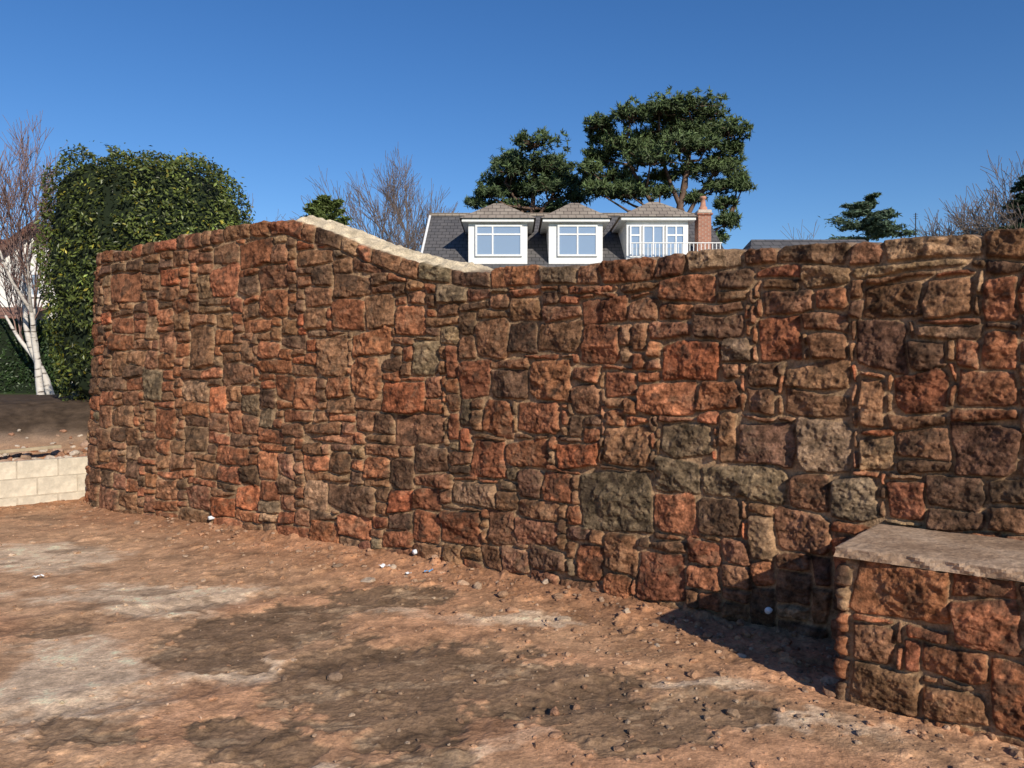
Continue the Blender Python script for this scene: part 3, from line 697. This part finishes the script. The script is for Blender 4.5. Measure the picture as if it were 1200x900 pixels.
H1=empty('dormer_house'); D0=30.0; k=D0/F
wx=lambda x:(x-CX)*k
wz=lambda y:CZ+(HY-y)*k
xl,xr=-3.5,8.3
yr,ye=34.0,29.0; zr=8.45; ze=5.15
poly('main_roof',[(xl,ye,ze),(xr,ye,ze),(xr,yr,zr),(xl,yr,zr),(xr,39,ze),(xl,39,ze),(xl,ye,ze-.15),(xr,ye,ze-.15)],[(0,1,2,3),(3,2,4,5),(6,7,1,0)],SLATE,H1)
poly('gable_wall',[(xl+.25,ye+.4,1),(xl+.25,38.6,1),(xl+.25,38.6,ze+.05),(xl+.25,yr,zr-.15),(xl+.25,ye+.4,ze+.05)],[(0,1,2,3,4)],RENDER,H1)
box('front_wall',(xl+.25,ye+.4,0.8),(xr-.25,ye+.6,ze+.1),RENDER,H1)
poly('gable_wall_far',[(xr-.25,ye+.4,1),(xr-.25,38.6,1),(xr-.25,38.6,ze+.05),(xr-.25,yr,zr-.15),(xr-.25,ye+.4,ze+.05)],[(0,1,2,3,4)],RENDER,H1)
poly('bargeboard',[(xl-.03,ye-.03,ze-.2),(xl-.03,yr,zr-.2),(xl-.03,yr,zr+.05),(xl-.03,ye-.03,ze+.05),(xl+.06,ye-.03,ze+.05),(xl+.06,yr,zr+.05)],[(0,1,2,3),(3,2,5,4)],WHITE,H1)
box('ridge_tiles',(xl,yr-.12,zr-.04),(xr,yr+.12,zr+.08),DTILE,H1)
for i,(a,b,pk,gl) in enumerate([(549,618,240,[(559,610)]),(643,706,240,[(655,698)]),(734,806,238,[])]):
    x0,x1=wx(a),wx(b); zt=wz(261)
    if i==2: zt=wz(259)
    box('dormer_body',(x0,D0,5.3),(x1,33.2,zt),WHITE,H1)
    box('dormer_fascia',(x0-.24,D0-.24,zt-.02),(x1+.24,33.3,zt+.10),WHITE,H1,.01)
    hip('dormer_roof',x0-.32,x1+.32,D0-.32,34.3,zt+.105,wz(pk)+.2,DTILE,H1)
    if i<2:
        g=gl[0]; 
        window(H1,wx(g[0]),wx(g[1]),wz(299),wz(266),D0-.03,[.36] if i==0 else [.5],'window',.06,.72)
    else:
        window(H1,wx(739),wx(749),wz(300),wz(266),D0-.03,[],'side_light',.05,.7)
        window(H1,wx(754),wx(776),wz(303),wz(266),D0-.03,[.5],'french_door',.05)
        window(H1,wx(781),wx(800),wz(300),wz(266),D0-.03,[.55],'window',.05,.7)
for xx in np.linspace(wx(738),wx(838),24): box('baluster',(xx-.012,29.3,wz(304)),(xx+.012,29.324,wz(289)),WHITE,H1)
box('handrail',(wx(736),29.28,wz(289)),(wx(840),29.34,wz(288)),WHITE,H1)
box('balcony_deck',(wx(736),29.2,wz(309)),(wx(840),D0-.06,wz(306)),WHITE,H1)
cx0,cx1=wx(818),wx(833)
box('chimney_stack',(cx0,30.0,5.0),(cx1,30.6,wz(252)),BRICK,H1)
box('chimney_band',(cx0-.05,29.95,wz(252)),(cx1+.05,30.65,wz(250)),BRICK,H1)
box('chimney_cap',(cx0-.02,29.98,wz(250)),(cx1+.02,30.62,wz(246)),simple('cap_render',(0.6,0.5,0.42)),H1,.02)
zc0=wz(246)
tubes('chimney_pot',[([np.array([(cx0+cx1)/2,30.3,zc0+q]) for q in (0,.15,.17,.45,.47,.55,.55)],[.17,.15,.11,.08,.13,.12,.06])],simple('terracotta',(0.5,0.25,0.17)),12,H1)
box('side_wing_wall',(xr-.3,30.9,1),(13.5,36,6.0),RENDER,H1)

H2=empty('bungalow'); d=26;kk=d/F
bx0,bx1=(880-CX)*kk,(1012-CX)*kk; zt=CZ+(HY-281)*kk
poly('roof',[(bx0-1,d-3,zt-1.6),(bx1+1,d-3,zt-1.6),(bx1,d,zt),(bx0,d,zt),(bx1+1,d+3,zt-1.6),(bx0-1,d+3,zt-1.6)],[(0,1,2,3),(3,2,4,5),(1,4,2),(0,3,5)],SLATE,H2)
box('walls',(bx0-.6,d-2.6,1),(bx1+.6,d+2.6,zt-1.55),BRICK,H2)
window(H2,bx0+.5,bx0+1.8,2.2,3.4,d-2.62,[.5])
ae=empty('television_aerial'); a=wp(1072,250,30)
tubes('mast',[([(a[0],30,1.0),(a[0],30,a[2])],[.022,.018])],DARK,6,ae); 
for q in range(3): tubes('element',[([(a[0]-.09,30,a[2]-.05-.08*q),(a[0]+.09,30,a[2]-.05-.08*q)],[.006,.006])],DARK,4,ae)

H3=empty('white_gabled_house'); d=23.0;kk=d/F
gx=lambda x:(x-CX)*kk
gzf=lambda y:CZ+(HY-y)*kk
ax_=gx(47); az=gzf(266); hw=3.6; ez=az-hw*.72
poly('gable_front',[(ax_-hw,d,1),(ax_+hw,d,1),(ax_+hw,d,ez),(ax_,d,az),(ax_-hw,d,ez)],[(0,1,2,3,4)],RENDER,H3)
poly('roof_slopes',[(ax_-hw-.3,d-.35,ez-.2),(ax_,d-.35,az+.06),(ax_,d+9,az+.06),(ax_-hw-.3,d+9,ez-.2),(ax_+hw+.3,d-.35,ez-.2),(ax_+hw+.3,d+9,ez-.2)],[(0,1,2,3),(1,4,5,2)],RTILE,H3)
poly('bargeboards',[(ax_-hw-.3,d-.37,ez-.38),(ax_,d-.37,az-.12),(ax_,d-.37,az+.08),(ax_-hw-.3,d-.37,ez-.18),(ax_+hw+.3,d-.37,ez-.38),(ax_+hw+.3,d-.37,ez-.18)],[(0,1,2,3),(1,4,5,2)],simple('brown_timber',(0.16,0.07,0.045)),H3)
box('side_walls',(ax_-hw,d+.02,1),(ax_+hw,d+8.6,ez-.1),RENDER,H3)
poly('main_roof',[(ax_-9,d+3,ez-.2),(ax_-.6,d+3,ez-.2),(ax_-.6,d+6.5,az+.75),(ax_-9,d+6.5,az+.75),(ax_-.6,d+10,ez-.2),(ax_-9,d+10,ez-.2)],[(0,1,2,3),(3,2,4,5),(1,4,2)],RTILE,H3)
window(H3,gx(28),gx(48),gzf(346),gzf(322),d-.03,[.5],'window',.06)
poly('canopy_roof',[(ax_-5,d-1.6,gzf(376)),(gx(64),d-1.6,gzf(376)),(gx(64),d-.01,gzf(360)),(ax_-5,d-.01,gzf(360)),(ax_-5,d-1.6,gzf(378)),(gx(64),d-1.6,gzf(378))],[(0,1,2,3),(4,5,1,0)],RTILE,H3)
box('porch_front',(ax_-5,d-1.4,1),(gx(62),d-1.3,gzf(378)),DARK,H3)

# ---------------------------------------------------------------- light, sky, camera
az=math.atan2(.463,-.886); el=math.radians(27.5)
sun=bpy.data.lights.new('sun','SUN'); sun.energy=5.0; sun.angle=math.radians(.53); sun.color=(1.0,0.92,0.78)
so=bpy.data.objects.new('sun',sun); scene.collection.objects.link(so)
ts=Vector((math.sin(az)*math.cos(el),math.cos(az)*math.cos(el),math.sin(el))); so.rotation_euler=ts.to_track_quat('Z','Y').to_euler(); so.location=(5,-10,15)
w=bpy.data.worlds.new('World'); scene.world=w; w.use_nodes=True; nt=w.node_tree
sky=nt.nodes.new('ShaderNodeTexSky'); sky.sky_type='NISHITA'; sky.sun_disc=False; sky.sun_elevation=el; sky.sun_rotation=az; sky.air_density=1.0; sky.dust_density=0.0; sky.ozone_density=4.0; sky.altitude=200
hs_=nt.nodes.new('ShaderNodeHueSaturation'); hs_.inputs['Saturation'].default_value=1.22; hs_.inputs['Hue'].default_value=0.508; hs_.inputs['Value'].default_value=1.0
nt.links.new(sky.outputs[0],hs_.inputs['Color']); nt.links.new(hs_.outputs[0],nt.nodes['Background'].inputs[0]); nt.nodes['Background'].inputs[1].default_value=0.118
cam=bpy.data.cameras.new('camera'); cam.sensor_width=36; cam.lens=F/1200*36; cam.clip_end=3000
cob=bpy.data.objects.new('camera',cam); scene.collection.objects.link(cob); cob.location=(0,0,CZ)
cob.rotation_euler=(math.radians(90)-math.atan(10/F),0,0); scene.camera=cob
scene.view_settings.view_transform='Standard'; scene.view_settings.look='None'; scene.view_settings.exposure=0
